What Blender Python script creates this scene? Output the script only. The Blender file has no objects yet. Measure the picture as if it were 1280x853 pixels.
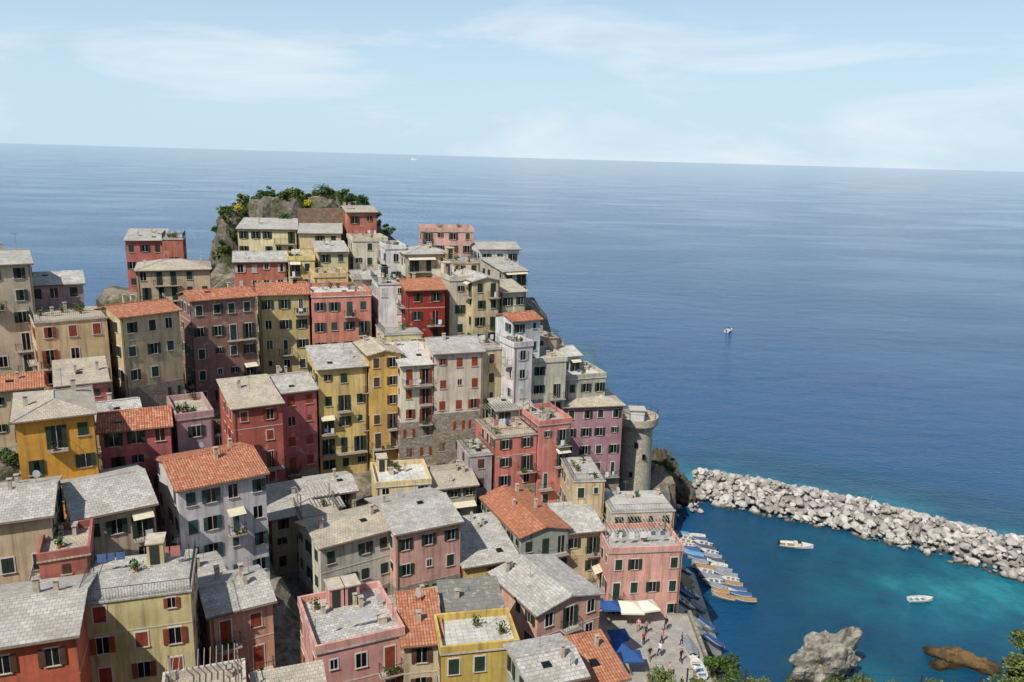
import bpy,bmesh,math,random
import numpy as np
from mathutils import Vector,Matrix,noise
rnd=random.Random(7)
SC=bpy.context.scene
def lin(c):
    return tuple(((x/255/12.92) if x/255<=.04045 else ((x/255+.055)/1.055)**2.4) for x in c[:3])+(1,)
def link(o,parent=None):
    SC.collection.objects.link(o)
    if parent: o.parent=parent
    return o
# ---------------------------------------------------------------- mesh batch
class MB:
    def __init__(s): s.v=[];s.f=[];s.m=[]
    def poly(s,pts,m=0):
        n=len(s.v); s.v+= [tuple(p) for p in pts]; s.f.append(tuple(range(n,n+len(pts)))); s.m.append(m)
    def hexa(s,p,m=0,skip=()):
        n=len(s.v); s.v+=[tuple(q) for q in p]
        for i,f in enumerate(((0,3,2,1),(4,5,6,7),(0,1,5,4),(1,2,6,5),(2,3,7,6),(3,0,4,7))):
            if i in skip: continue
            s.f.append(tuple(n+k for k in f)); s.m.append(m)
    def box(s,x0,x1,y0,y1,z0,z1,m=0):
        s.hexa([(x0,y0,z0),(x1,y0,z0),(x1,y1,z0),(x0,y1,z0),(x0,y0,z1),(x1,y0,z1),(x1,y1,z1),(x0,y1,z1)],m)
    def fb(s,fr,a0,a1,n0,n1,z0,z1,m=0):
        o,S,N=fr
        P=lambda a,n,z:(o[0]+S[0]*a+N[0]*n,o[1]+S[1]*a+N[1]*n,z)
        s.hexa([P(a0,n0,z0),P(a1,n0,z0),P(a1,n1,z0),P(a0,n1,z0),P(a0,n0,z1),P(a1,n0,z1),P(a1,n1,z1),P(a0,n1,z1)],m)
    def cyl(s,c,r0,r1,z0,z1,n=10,m=0,cap=True):
        b=len(s.v)
        for r,z in((r0,z0),(r1,z1)):
            for i in range(n):
                a=2*math.pi*i/n; s.v.append((c[0]+r*math.cos(a),c[1]+r*math.sin(a),z))
        for i in range(n):
            j=(i+1)%n; s.f.append((b+i,b+j,b+n+j,b+n+i)); s.m.append(m)
        if cap:
            s.f.append(tuple(b+n+i for i in range(n))); s.m.append(m)
            s.f.append(tuple(b+i for i in range(n-1,-1,-1))); s.m.append(m)
    def tube(s,p,q,r0,r1,n=6,m=0):
        p=Vector(p);q=Vector(q);d=(q-p).normalized(); a=d.orthogonal().normalized(); c=d.cross(a); b=len(s.v)
        for o,r in((p,r0),(q,r1)):
            for i in range(n):
                t=2*math.pi*i/n; s.v.append(tuple(o+a*(r*math.cos(t))+c*(r*math.sin(t))))
        for i in range(n):
            j=(i+1)%n; s.f.append((b+i,b+j,b+n+j,b+n+i)); s.m.append(m)
        s.f.append(tuple(b+n+i for i in range(n))); s.m.append(m)
    def obj(s,name,mats,parent=None,smooth=False):
        me=bpy.data.meshes.new(name); me.from_pydata(s.v,[],s.f); me.update()
        for m in mats: me.materials.append(m)
        me.polygons.foreach_set('material_index',s.m)
        if smooth: me.polygons.foreach_set('use_smooth',[True]*len(s.f))
        o=bpy.data.objects.new(name,me); return link(o,parent)
def empty(name,loc=(0,0,0),rz=0):
    o=bpy.data.objects.new(name,None); o.location=loc; o.rotation_euler=(0,0,rz); o.empty_display_size=.5
    return link(o)
# ---------------------------------------------------------------- materials
class N:
    def __init__(s,name):
        s.m=bpy.data.materials.new(name); s.m.use_nodes=True; s.t=s.m.node_tree; s.b=s.t.nodes['Principled BSDF']
    def n(s,ty,**k):
        o=s.t.nodes.new(ty)
        for a,v in k.items(): setattr(o,a,v)
        return o
    def l(s,a,b): s.t.links.new(a,b)
    def coord(s,scale=(1,1,1),rand=True,world=False):
        if world: src=s.n('ShaderNodeNewGeometry').outputs['Position']
        else: src=s.n('ShaderNodeTexCoord').outputs['Object']
        if rand and not world:
            oi=s.n('ShaderNodeObjectInfo'); mu=s.n('ShaderNodeMath',operation='MULTIPLY'); mu.inputs[1].default_value=97
            s.l(oi.outputs['Random'],mu.inputs[0]); ad=s.n('ShaderNodeVectorMath',operation='ADD'); s.l(src,ad.inputs[0]); s.l(mu.outputs[0],ad.inputs[1]); src=ad.outputs[0]
        mp=s.n('ShaderNodeMapping'); mp.inputs['Scale'].default_value=scale; s.l(src,mp.inputs['Vector']); return mp.outputs[0]
    def noise(s,vec,scale,detail=4,rough=.55):
        o=s.n('ShaderNodeTexNoise'); o.inputs['Scale'].default_value=scale; o.inputs['Detail'].default_value=detail; o.inputs['Roughness'].default_value=rough; s.l(vec,o.inputs['Vector']); return o.outputs['Fac']
    def rng(s,val,a,b,c,d):
        o=s.n('ShaderNodeMapRange'); o.inputs[1].default_value=a;o.inputs[2].default_value=b;o.inputs[3].default_value=c;o.inputs[4].default_value=d; s.l(val,o.inputs[0]); return o.outputs[0]
    def mix(s,fac,a,b,mode='MIX'):
        o=s.n('ShaderNodeMix',data_type='RGBA',blend_type=mode)
        for sock,v in((o.inputs[0],fac),(o.inputs[6],a),(o.inputs[7],b)):
            if hasattr(v,'is_linked'): s.l(v,sock)
            else: sock.default_value=v
        return o.outputs[2]
    def bump(s,h,dist=.02,st=.6):
        o=s.n('ShaderNodeBump'); o.inputs['Distance'].default_value=dist; o.inputs['Strength'].default_value=st; s.l(h,o.inputs['Height']); s.l(o.outputs[0],s.b.inputs['Normal'])
    def done(s,col,rough=.85,spec=.3):
        if hasattr(col,'is_linked'): s.l(col,s.b.inputs['Base Color'])
        else: s.b.inputs['Base Color'].default_value=col
        if hasattr(rough,'is_linked'): s.l(rough,s.b.inputs['Roughness'])
        else: s.b.inputs['Roughness'].default_value=rough
        s.b.inputs['Specular IOR Level'].default_value=spec
        return s.m
def sc(c,k): return tuple(min(1,x*k) for x in c[:3])+(1,)
CACHE={}
def soft(c,k=.1):
    L=.35*c[0]+.45*c[1]+.2*c[2]; return tuple(x*(1-k)+(L*.6+74)*k for x in c)
def stucco(c):
    k=('s',c)
    if k in CACHE: return CACHE[k]
    g=N('stucco'); C=lin(soft(c))
    v=g.coord(); big=g.noise(v,.35,6,.65); col=g.mix(g.rng(big,.36,.66,0,1),sc(C,.7),sc(C,1.06))
    st=g.noise(g.coord((2.2,2.2,.16)),1,5,.6); col=g.mix(g.rng(st,.48,.72,0,.65),col,sc(lin((104,92,78)),.85))
    s2=g.noise(g.coord((5,5,.3)),1,3,.6); col=g.mix(g.rng(s2,.55,.75,0,.4),col,sc(C,.45))
    pa=g.noise(v,.9,3,.5); col=g.mix(g.rng(pa,.6,.68,0,.4),col,lin((192,178,156)))
    fine=g.noise(v,9,3); col=g.mix(g.rng(fine,.3,.7,0,.2),col,sc(C,.5)); g.bump(fine,.02,.5)
    CACHE[k]=g.done(col,.92,.2); return CACHE[k]
def plain(name,c,rough=.7,var=.25,scale=3,metal=0,spec=.3):
    k=('p',name,c)
    if k in CACHE: return CACHE[k]
    g=N(name); C=lin(c); nz=g.noise(g.coord(),scale,4); col=g.mix(g.rng(nz,.3,.7,0,1),sc(C,1-var),sc(C,1+var*.4)); g.bump(nz,.01,.3)
    g.b.inputs['Metallic'].default_value=metal
    CACHE[k]=g.done(col,rough,spec); return CACHE[k]
def rooftile(kind,axis):
    k=('r',kind,axis)
    if k in CACHE: return CACHE[k]
    g=N('roof_tiles'); v=g.coord(rand=False)
    mp=g.n('ShaderNodeMapping'); mp.inputs['Rotation'].default_value=(0,0,math.pi/2 if axis=='y' else 0); g.l(v,mp.inputs['Vector'])
    br=g.n('ShaderNodeTexBrick'); g.l(mp.outputs[0],br.inputs['Vector']); br.inputs['Scale'].default_value=1
    P={'T':((172,94,62),(210,146,110),(96,56,42),.24,.38,.0,.02),'G':((172,169,160),(210,207,198),(128,124,116),.42,.34,.5,.015),'D':((104,106,100),(122,124,116),(62,64,62),1.2,.5,.5,.015),'W':((206,203,195),(222,219,210),(165,160,150),.5,.5,0,.012),'B':((182,170,148),(210,197,172),(134,120,100),.3,.36,.5,.015)}[kind]
    br.inputs['Color1'].default_value=lin(P[0]);br.inputs['Color2'].default_value=lin(P[1]);br.inputs['Mortar'].default_value=lin(P[2])
    br.inputs['Brick Width'].default_value=P[3];br.inputs['Row Height'].default_value=P[4];br.offset=P[5];br.inputs['Mortar Size'].default_value=P[6];br.inputs['Bias'].default_value=-.1
    v2=g.coord(); bg=g.noise(v2,.5,7,.7); col=g.mix(g.rng(bg,.42,.68,0,.6),br.outputs['Color'],lin((122,115,102)) if kind!='T' else lin((134,98,76)))
    li=g.noise(v2,2.2,6,.7); col=g.mix(g.rng(li,.54,.7,0,.5),col,lin((218,214,202)))
    dk=g.noise(v2,5,3); col=g.mix(g.rng(dk,.53,.78,0,.5),col,lin((80,72,62)))
    oi=g.n('ShaderNodeObjectInfo'); col=g.mix(g.rng(oi.outputs['Random'],0,1,0,.4),col,lin((150,144,132)) if kind!='T' else lin((170,118,90)))
    wv=g.n('ShaderNodeTexWave',wave_type='BANDS',bands_direction='X' if axis!='y' else 'Y'); wv.inputs['Scale'].default_value=(1.3 if kind=='T' else .4); g.l(v,wv.inputs['Vector'])
    ad=g.n('ShaderNodeMath',operation='ADD'); g.l(wv.outputs['Fac'],ad.inputs[0]); g.l(br.outputs['Fac'],ad.inputs[1])
    if kind=='T': g.bump(ad.outputs[0],.05,.7)
    else: g.bump(br.outputs['Fac'],-.03,.7)
    CACHE[k]=g.done(col,.9,.2); return CACHE[k]
def stone(c=(158,148,132),name='stone_masonry',s=1.6):
    k=('st',c,name)
    if k in CACHE: return CACHE[k]
    g=N(name); v=g.coord((1,1,1.7)); vo=g.n('ShaderNodeTexVoronoi'); vo.inputs['Scale'].default_value=s; g.l(v,vo.inputs['Vector'])
    C=lin(c); col=g.mix(g.rng(vo.outputs['Color'],0,1,0,1),sc(C,.65),sc(C,1.15)); nz=g.noise(v,.6,5); col=g.mix(g.rng(nz,.45,.7,0,.5),col,sc(C,.5))
    vd=g.n('ShaderNodeTexVoronoi',feature='DISTANCE_TO_EDGE'); vd.inputs['Scale'].default_value=s; g.l(v,vd.inputs['Vector']); e=g.rng(vd.outputs['Distance'],0,.06,0,1)
    col=g.mix(e,sc(C,.5),col); g.bump(e,.05,.7); CACHE[k]=g.done(col,.95,.2); return CACHE[k]
def louvre(c):
    k=('l',c)
    if k in CACHE: return CACHE[k]
    g=N('shutter_paint'); C=lin(c); w=g.n('ShaderNodeTexWave',bands_direction='Z'); w.inputs['Scale'].default_value=4; g.l(g.coord(rand=False),w.inputs['Vector'])
    col=g.mix(w.outputs['Fac'],sc(C,.5),C); nz=g.noise(g.coord(),1.5); col=g.mix(g.rng(nz,.4,.7,0,.4),col,sc(C,1.8)); g.bump(w.outputs['Fac'],.03,.6); CACHE[k]=g.done(col,.7); return CACHE[k]
glass=plain('window_glass',(22,26,30),.15,.5,1,spec=.4); trim=plain('window_trim',(186,178,160),.8,.2); whitep=plain('white_paint',(206,203,196),.6,.15)
iron=plain('iron_railing',(52,54,54),.5,.3); slab=plain('balcony_slab',(172,164,150),.9); pot=plain('terracotta_pot',(160,100,74),.8)
furn=plain('garden_furniture',(150,142,128),.7)
plaster=plain('chimney_plaster',(190,178,158),.9,.35,2); metal=plain('antenna_metal',(140,142,145),.4,.2,metal=.6)
clothW=plain('laundry_white',(222,222,222),.9);clothB=plain('laundry_blue',(84,108,150),.9);clothR=plain('laundry_pink',(186,120,116),.9);clothD=plain('laundry_dark',(52,56,70),.9)
awn=plain('awning_canvas',(206,196,170),.9,.2)
def leafmat(name,c1,c2):
    g=N(name); nz=g.noise(g.coord(rand=False),1.1,3); oi=g.noise(g.coord(rand=False),6,1); col=g.mix(g.rng(nz,.38,.62,0,1),lin(c1),lin(c2)); col=g.mix(g.rng(oi,.4,.7,0,.6),col,sc(lin(c2),1.7)); return g.done(col,.6,.25)
leaf=leafmat('foliage_green',(32,48,22),(72,96,40)); leaf2=leafmat('foliage_olive',(54,64,32),(104,114,58)); leafY=leafmat('foliage_yellow_flowers',(150,140,30),(214,196,40))
bark=plain('bark',(92,74,56),.95,.4,4)
# ---------------------------------------------------------------- building data (world metres)
YEL=(232,198,122);PY=(226,210,156);OCH=(230,170,66);DY=(214,176,92);CR=(220,209,184);CR2=(208,194,168);PK=(226,168,146);PK2=(218,142,126);RO=(194,106,94);MV=(186,144,144);RE=(176,66,60);WH=(224,224,220);TA=(214,188,148);BR=(166,120,98);GR=(180,174,162);SA=(218,120,104);BRI=(160,54,36);GG=(170,174,154);ORB=(200,108,68);OLV=(206,182,116)
G=(40,62,48);Rr=(146,68,42);Bn=(92,64,46);Wt=(190,190,184);GB=(58,84,82)
HS=[
('rose_house',-69.5,142,43.5,18,6.3,8,9,'shed','G',RO,G),('rose_house',-62.7,141.6,43.9,18,3.4,7,8,'flat','G',RO,G),
('tan_house',-60.3,126,40.6,22,11,9,10,'hip','B',TA,G),('yellow_house',-50.7,146,45.8,8,10.4,8,8,'shed','G',PY,G),
('pink_house',-31,148,49.2,25,5.5,7,9,'gx','B',SA,G),('cream_house',-38.1,141,45.8,12,7.2,7,8,'shed','G',PY,G),
('red_house',-46,130,41.9,18,8.2,9,8,'gx','G',RO,Wt),('yellow_house',-37.3,131,42.2,18,4.2,8,8,'flat','G',YEL,G),
('cream_house',-33,133.4,43.5,20,5,6.5,8,'shed','G',PY,GB),('cream_house',-28,138,44.9,20,6,7,10,'flat','G',CR,G),
('white_house',-21.6,134,44.2,20,3.3,7,9,'flat','W',WH,G),('pink_house',-17.1,146,46.2,10,9.6,7,7,'flat','G',PK,Bn),
('cream_house',-17.9,132,43.7,22,7.6,7,9,'hip','G',CR,G),('tan_house',-9.7,128,42.9,20,4.4,7,10,'flat','B',TA,G),
('white_house',-6,138,44.2,15,7,7,9,'gx','G',WH,G),('cream_house',-1.7,130,41.5,30,4.4,8,10,'shed','G',CR2,G),
('cream_house',-9.7,120,41.3,25,3.6,8,12,'flat','W',CR,G),('tan_house',-6.1,119,41.5,25,4.4,9,13,'gy','G',TA,G),
('cream_house',-1.7,122,39.4,25,4.1,6,9,'shed','B',CR2,G),('brick_red_house',-15.8,116,40.4,20,5.9,8,11,'gx','T',BRI,G),
('white_house',-20.3,118.2,40.7,18,4.1,8,11,'flat','W',WH,Wt),('pink_house',-29.3,114.2,39.2,20,8.6,9,12,'flat','W',PK2,GB),
('olive_house',-36.5,112.4,39.7,20,7,8,12,'gx','T',OLV,G),('brown_house',-42.8,104,40.2,36,8.5,6,15,'gx','T',BR,G),
('tan_house',-47.4,94,39.8,48,7.3,7,12,'gx','T',TA,G),('tan_house',-55.4,90,39.6,35,7.6,8,11,'flat','B',(222,194,138),Rr),
('mauve_house',-61.1,98,42.6,30,6.5,8,8,'gx','G',MV,G),('beige_house',-62.7,92,45.9,35,5.5,9,16,'gx','G',CR2,G),
('tan_house',-55.3,80,34.4,30,5.2,6,6,'gx','T',TA,G),('white_house',0,111,37.2,30,4.7,5,11,'gx','T',WH,G),
('white_house',.3,106.5,34.4,30,3,4,11,'flat','W',WH,Wt),('rose_house',-29.4,98,29.6,30,4.5,9,14,'gx','G',RO,Rr),
('red_house',-33.3,91,29.6,30,5.9,8.5,11,'shed','B',(190,94,76),Rr),('yellow_house',-25.4,101,32,24,6.5,8,15,'shed','G',YEL,G),
('yellow_house',-19.1,103.4,33.5,24,4.4,8,16,'gy','B',(230,182,90),Bn),('cream_house',-14.8,103,32.3,20,4.5,8,14,'shed','W',CR,Rr),
('cream_house',-10.4,104.2,33.8,20,6.9,9,15,'gx','G',CR,Rr),('yellow_house',-18.2,111,34.6,20,5.5,7,9,'flat','G',PY,G),
('brown_house',-4.2,108,33.5,25,3.5,8,14,'flat','G',TA,Bn),('grey_house',2.8,110,31.3,20,5.5,7,11,'flat','G',CR,G),
('grey_house',8.3,114,27.9,20,6.4,7,9,'flat','W',GR,G),('mauve_house',7.9,112,24.3,12,9.2,9,14,'hip','B',MV,G),
('salmon_house',-1.7,98,24.2,22,5.8,8,10,'flat','B',SA,G),('pink_house',3.9,100,25.4,22,4.7,7,12,'flat','G',PK2,GB),
('grey_cottage',-1.9,104.5,25.9,20,5.4,6,7,'gx','G',GR,G),('green_house',1.7,84,17.5,25,6.2,12,9,'gy','T',GG,G),
('yellow_house',-4.6,80.2,15.6,22,6.5,9,8,'shed','G',YEL,Rr),('cream_house',-18.9,74,20.8,35,8.1,6.5,9,'gx','B',CR,G),
('pink_house',-11.7,77,21,28,7.5,9.5,9,'gx','G',PK,G),('white_house',-29.9,67,29.8,35,8,9,11,'gx','T',WH,GB),
('grey_house',-36,61,29.6,35,6.2,10,9,'gx','G',CR2,G),('yellow_house',-43.3,66,36.2,30,6.1,9,9,'hip','B',OCH,G),
('pink_house',-40.3,74,32.5,25,6.4,6.5,10,'gx','T',RO,G),('mauve_house',-34.6,78.5,32.3,30,3.6,7,9,'flat','B',MV,G),
('yellow_house',-30.4,51,27.9,18,7.4,6.5,10,'flatg','G',(224,198,142),Rr),('orange_house',-34.2,45.5,28.0,20,5.8,8,9,'gx','G',ORB,Bn),
('pink_house',-23.2,56,24.2,30,4.9,6,9,'gx','G',PK,Rr),('pink_house',-14.3,54,22.4,25,6.9,7.5,9,'flat','G',PK,Rr),
('yellow_house',-7.9,56,22.1,12,3,6,8,'shed','T',TA,Bn),('tan_house',-4.7,59.5,21.6,12,4.9,5.5,8,'shed','D',TA,Bn),
('tan_house',-4.8,54.8,22.1,12,6.1,4.5,8,'flat','W',DY,G),('pink_house',3.1,66,18.9,32,7.3,8.5,10,'gy','G',PK,G),
('grey_house',2,50,23.1,20,4.3,5,8,'gx','G',GR,G),('pink_house',6.6,54,20.4,20,3.3,5,7,'shed','T',PK,G),
('pink_house',11.9,84,15.7,8,8.8,6,9,'flat','G',PK,G),('cream_house',12.9,90.8,17.6,8,8,6,11,'flat','W',CR,G),
('cream_house',8.2,93,20.6,8,4,8,12,'flat','G',TA,G),('tan_house',6.9,87,16.6,15,4.9,6,9,'shed','G',TA,G),
('grey_house',-9.8,92,19.5,20,6.2,7,7,'gx','B',GR,G),('cream_house',-16,90,20.4,15,6.7,6.5,7,'flat','W',PY,G),
('grey_house',-26.6,83,19.3,30,8.2,7,7,'shed','G',TA,Bn),('tan_house',-40,56,31.5,25,4.4,8,8,'gx','G',TA,G),
('red_house',-35.2,54.5,29.2,25,3.4,5,8,'flat','B',(184,104,88),Bn),('cream_house',-22.1,44.5,23.2,20,5.3,5,7,'flat','B',CR,Bn),
('tan_house',-16.6,46.8,22.3,20,4.6,4,7,'shed','B',TA,Bn),
# infill in the lanes behind
('grey_house',-23,88,20,25,5,6,7,'gx','G',CR2,Bn),('tan_house',-44,80,31.5,30,4.5,7,9,'gx','G',TA,G),
('tan_house',-22.5,81,19.5,25,4.5,6,7,'flat','B',CR2,G),('rose_house',-50,84,34,30,5,7,9,'shed','B',RO,G),
('cream_house',-25,124,40.5,20,5,7,9,'gx','G',CR,G),('tan_house',-31.5,124.5,40.5,20,5,6,9,'flat','G',YEL,G),
('grey_house',-5,97,22,20,3,6,8,'flat','G',GR,Bn),('yellow_house',-10,68,15.5,25,6,6,8,'gx','B',YEL,Rr),
('tan_house',-27.5,60,23.5,30,4,6,8,'gx','G',TA,Bn),('brown_house',3.5,118,33,25,4,7,10,'flat','B',TA,G),
('white_house',7,117.5,30.5,25,4,6,9,'gx','W',WH,G),('cream_house',-12,84,17.8,25,6,6,7,'flat','G',CR2,G),
]
STONEBASE={35:6,36:6.5,37:0,56:0,66:0}
def rail(mb,pts,z,h=.95,m=0):
    for (x0,y0),(x1,y1) in zip(pts,pts[1:]):
        L=math.hypot(x1-x0,y1-y0)
        if L<.1: continue
        mb.tube((x0,y0,z+h),(x1,y1,z+h),.024,.024,4,m); mb.tube((x0,y0,z+.12),(x1,y1,z+.12),.016,.016,4,m)
        k=max(1,int(L/.2))
        for i in range(k+1):
            t=i/k; x=x0+(x1-x0)*t;y=y0+(y1-y0)*t; mb.tube((x,y,z),(x,y,z+h),.012,.012,3,m)
CP=[] # terrain control points
def house(idx,name,x,y,z,yaw,W,D,h,roof,rc,wall,shut):
    r=random.Random(idx*13+5); yw=math.radians(yaw); zb=z-h
    wall=tuple(max(0,min(250,q+r.uniform(-8,8))) for q in wall)
    root=empty(name,(x,y,zb),yw)
    cx,sx=math.cos(yw),math.sin(yw)
    for a in(0,.5,1):
        for b in(0,.5,1):
            CP.append((x+cx*W*a-sx*D*b,y+sx*W*a+cx*D*b,zb-.3))
    wm=MB(); wm.box(0,W,0,D,-7,h,0)
    base=STONEBASE.get(idx,(min(3,h*.3) if r.random()<.25 else 0))
    if base: wm.box(-.05,W+.05,-.05,D+.05,-7.1,base,1)
    rm=MB(); ax='x'; ov=.35; t=.13; ps=.24
    def slope(p,skip=()):
        rm.hexa([(a,b,c-t) for a,b,c in p]+list(p),0,skip)
    def gut(p,q): rm.tube(p,q,.06,.06,6,2)
    if roof=='gx':
        rz=h+D/2*ps; g=.3; el=h-ov*ps
        slope([(-g,-ov,el+t),(W+g,-ov,el+t),(W+g,D/2,rz+t),(-g,D/2,rz+t)],(4,)); slope([(W+g,D+ov,el+t),(-g,D+ov,el+t),(-g,D/2,rz+t),(W+g,D/2,rz+t)],(4,))
        for X in(0,W): wm.poly([(X,0,h),(X,D,h),(X,D/2,rz-.02)],0)
        rm.tube((-g,D/2,rz+t),(W+g,D/2,rz+t),.1,.1,8,1); gut((-g,-ov-.06,el),(W+g,-ov-.06,el)); zr=lambda a,b:h+(D/2-abs(b-D/2))*ps+t
    elif roof=='gy':
        ax='y'; rz=h+W/2*ps; el=h-ov*ps; g=.3
        slope([(-ov,D+g,el+t),(-ov,-g,el+t),(W/2,-g,rz+t),(W/2,D+g,rz+t)],(4,)); slope([(W+ov,-g,el+t),(W+ov,D+g,el+t),(W/2,D+g,rz+t),(W/2,-g,rz+t)],(4,))
        for Y in(0,D): wm.poly([(0,Y,h),(W,Y,h),(W/2,Y,rz-.02)],0)
        rm.tube((W/2,-g,rz+t),(W/2,D+g,rz+t),.1,.1,8,1); gut((-ov-.06,-g,el),(-ov-.06,D+g,el)); gut((W+ov+.06,-g,el),(W+ov+.06,D+g,el)); zr=lambda a,b:h+(W/2-abs(a-W/2))*ps+t
    elif roof=='hip':
        k=min(W,D)/2; rz=h+k*ps+t; el=h+t-ov*ps
        a=(-ov,-ov,el);b=(W+ov,-ov,el);c=(W+ov,D+ov,el);d=(-ov,D+ov,el)
        if W>=D: p=(k,D/2,rz);q=(W-k,D/2,rz); P=[[a,b,q,p],[b,c,q],[c,d,p,q],[d,a,p]]
        else: p=(W/2,k,rz);q=(W/2,D-k,rz); P=[[a,b,p],[b,c,q,p],[c,d,q],[d,a,p,q]]
        for f in P: rm.poly(f,0)
        rm.hexa([(u,v,w-t) for u,v,w in(a,b,c,d)]+[(u,v,w-.002) for u,v,w in(a,b,c,d)],0,(1,))
        for s_,e_ in((a,p),(b,q if W>=D else p),(c,q),(d,p if W>=D else q),(p,q)): rm.tube(s_,e_,.09,.09,6,1)
        gut((-ov,-ov-.06,el-.1),(W+ov,-ov-.06,el-.1)); gut((-ov-.06,-ov,el-.1),(-ov-.06,D+ov,el-.1))
        zr=lambda a_,b_:h+min(a_,W-a_,b_,D-b_)*ps+t
    elif roof=='shed':
        s_=.16; slope([(-.3,-ov,h-ov*s_+t),(W+.3,-ov,h-ov*s_+t),(W+.3,D+.2,h+(D+.2)*s_+t),(-.3,D+.2,h+(D+.2)*s_+t)]); gut((-.3,-ov-.06,h-.02),(W+.3,-ov-.06,h-.02))
        wm.poly([(0,0,h),(0,D,h),(0,D,h+D*s_-.01)],0);wm.poly([(W,0,h),(W,D,h),(W,D,h+D*s_-.01)],0);wm.poly([(0,D,h),(W,D,h),(W,D,h+D*s_-.01),(0,D,h+D*s_-.01)],0); zr=lambda a,b:h+b*s_+t
    else:
        ph=.0 if r.random()<.5 else .75
        rm.box(-.12,W+.12,-.12,D+.12,h+.003,h+.14,0)
        if ph:
            for q in((-.1,W+.1,-.1,.1),(-.1,W+.1,D-.1,D+.1),(-.1,.1,.1,D-.1),(W-.1,W+.1,.1,D-.1)): wm.box(*q,h+.142,h+ph,0)
        zr=lambda a,b:h+.14
    wm.obj('walls',[stucco(wall),stone()],root); rm.obj('roof',[rooftile(rc,ax),rooftile('T' if rc=='T' else 'G',ax),plain('gutter',(112,92,76),.6)],root)
    # chimneys, antenna, dish
    cm=MB()
    for i in range(r.choice([0,1,1,2,2,3])):
        a=r.uniform(.5,W-.9);b=r.uniform(D*.3,D-.9);zz=zr(a,b);q=r.uniform(.5,1.0);w=r.uniform(.26,.42)
        cm.box(a,a+w,b,b+w,zz-.6,zz+q,0); cm.box(a-.06,a+w+.06,b-.06,b+w+.06,zz+q+.12,zz+q+.18,1)
        for u in(.02,w-.08):
            for v in(.02,w-.08): cm.box(a+u,a+u+.06,b+v,b+v+.06,zz+q,zz+q+.12,0)
    if r.random()<.6:
        a=r.uniform(.6,W-.6);b=r.uniform(D*.4,D-.5);zz=zr(a,b);H_=r.uniform(1.4,2.4); cm.tube((a,b,zz-.3),(a,b,zz+H_),.025,.02,5,2)
        for k in range(4): cm.tube((a-.45+.06*k,b-.3+k*.2,zz+H_-.15),(a+.45-.06*k,b-.3+k*.2,zz+H_-.15),.01,.01,3,2)
        cm.tube((a,b-.4,zz+H_-.15),(a,b+.5,zz+H_-.15),.012,.012,3,2)
    if r.random()<.3:
        a=r.uniform(.6,W-.6);b=r.uniform(.5,D-.5);zz=zr(a,b); cm.tube((a,b,zz-.2),(a,b,zz+.7),.025,.025,5,2); cm.tube((a,b-.05,zz+.7),(a+.1,b-.16,zz+.78),.1,.34,12,4)
    if r.random()<.3 and roof!='hip':
        a=r.uniform(.8,max(.9,W-1.6));b=r.uniform(.8,D*.4);zz=zr(a,b); cm.box(a,a+.7,b,b+.8,zz-.05,zz+.14,3)
    if roof in('flat','flatg'):
        rm2=MB()
        if ph==0: rail(rm2,[(0,D),(0,0),(W,0),(W,D)],h+.14,.95,0)
        for i in range(r.randint(3,7)):
            a=r.uniform(.5,W-.6);b=r.uniform(.4,D-.6); q=r.choice([0,0,0,0,1,2,3,4,5])
            if q==0:
                rm2.cyl((a,b),.14,.2,h+.14,h+.42,8,1); R_=r.uniform(.13,.24)
                for k in range(60):
                    c=Vector((a,b,h+.5+R_))+Vector((r.gauss(0,R_),r.gauss(0,R_),r.gauss(0,R_))); u=Vector((r.uniform(-1,1),r.uniform(-1,1),r.uniform(-1,1))).normalized()*.08; w=u.orthogonal().normalized()*.06
                    rm2.poly([c-u-w,c+u-w,c+u+w,c-u+w],2)
            elif q==1 and r.random()<.6: # table with chairs
                rm2.cyl((a,b),.42,.42,h+.84,h+.88,10,3); rm2.cyl((a,b),.04,.04,h+.14,h+.84,6,3)
                for k in range(3):
                    an=k*2.1; X=a+.7*math.cos(an);Y=b+.7*math.sin(an); rm2.box(X-.18,X+.18,Y-.18,Y+.18,h+.56,h+.6,3); rm2.box(X-.18,X+.18,Y+.15,Y+.18,h+.6,h+1.0,3)
                    for u in(-.17,.14):
                        for v in(-.17,.13): rm2.box(X+u,X+u+.03,Y+v,Y+v+.03,h+.14,h+.56,3)
            elif q==2: rm2.box(a-.3,a+.4,b-.25,b+.25,h+.14,h+.7,4); rm2.box(a-.34,a+.44,b-.29,b+.29,h+.7,h+.75,4)
            elif q==3 and r.random()<.5: # stair head
                rm2.box(a-.5,a+.7,D-1.9,D-.2,h+.14,h+1.9,5); rm2.box(a-.6,a+.8,D-2,D-.1,h+1.9,h+2.0,4); rm2.box(a-.3,a+.4,D-1.93,D-1.9,h+.14,h+1.75,0)
            elif q==4 and r.random()<.6: # clothes line with washing
                rm2.tube((.3,b,h+.14),(.3,b,h+1.8),.025,.025,5,0);rm2.tube((W-.3,b,h+.14),(W-.3,b,h+1.8),.025,.025,5,0);rm2.tube((.3,b,h+1.75),(W-.3,b,h+1.75),.008,.008,3,0)
                X=.6
                while X<W-1: 
                    w=r.uniform(.3,.8); 
                    if r.random()<.5: rm2.box(X,X+w,b-.01,b+.01,h+1.75-r.uniform(.4,.9),h+1.76,r.choice([6,6,6,7,8]))
                    X+=w+.1
            elif q==5 and W>4.2 and r.random()<.6: # timber pergola
                for X in(.4,W-.4):
                    for Y in(D-2.6,D-.4): rm2.box(X-.05,X+.05,Y-.05,Y+.05,h+.14,h+2.3,3)
                X=.3
                while X<W-.3: rm2.box(X,X+.05,D-2.8,D-.3,h+2.3,h+2.38,3); X+=.4
        rm2.obj('terrace_furniture',[iron,pot,leaf,furn,plaster,stucco(wall),clothW,clothB,clothR],root)
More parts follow.
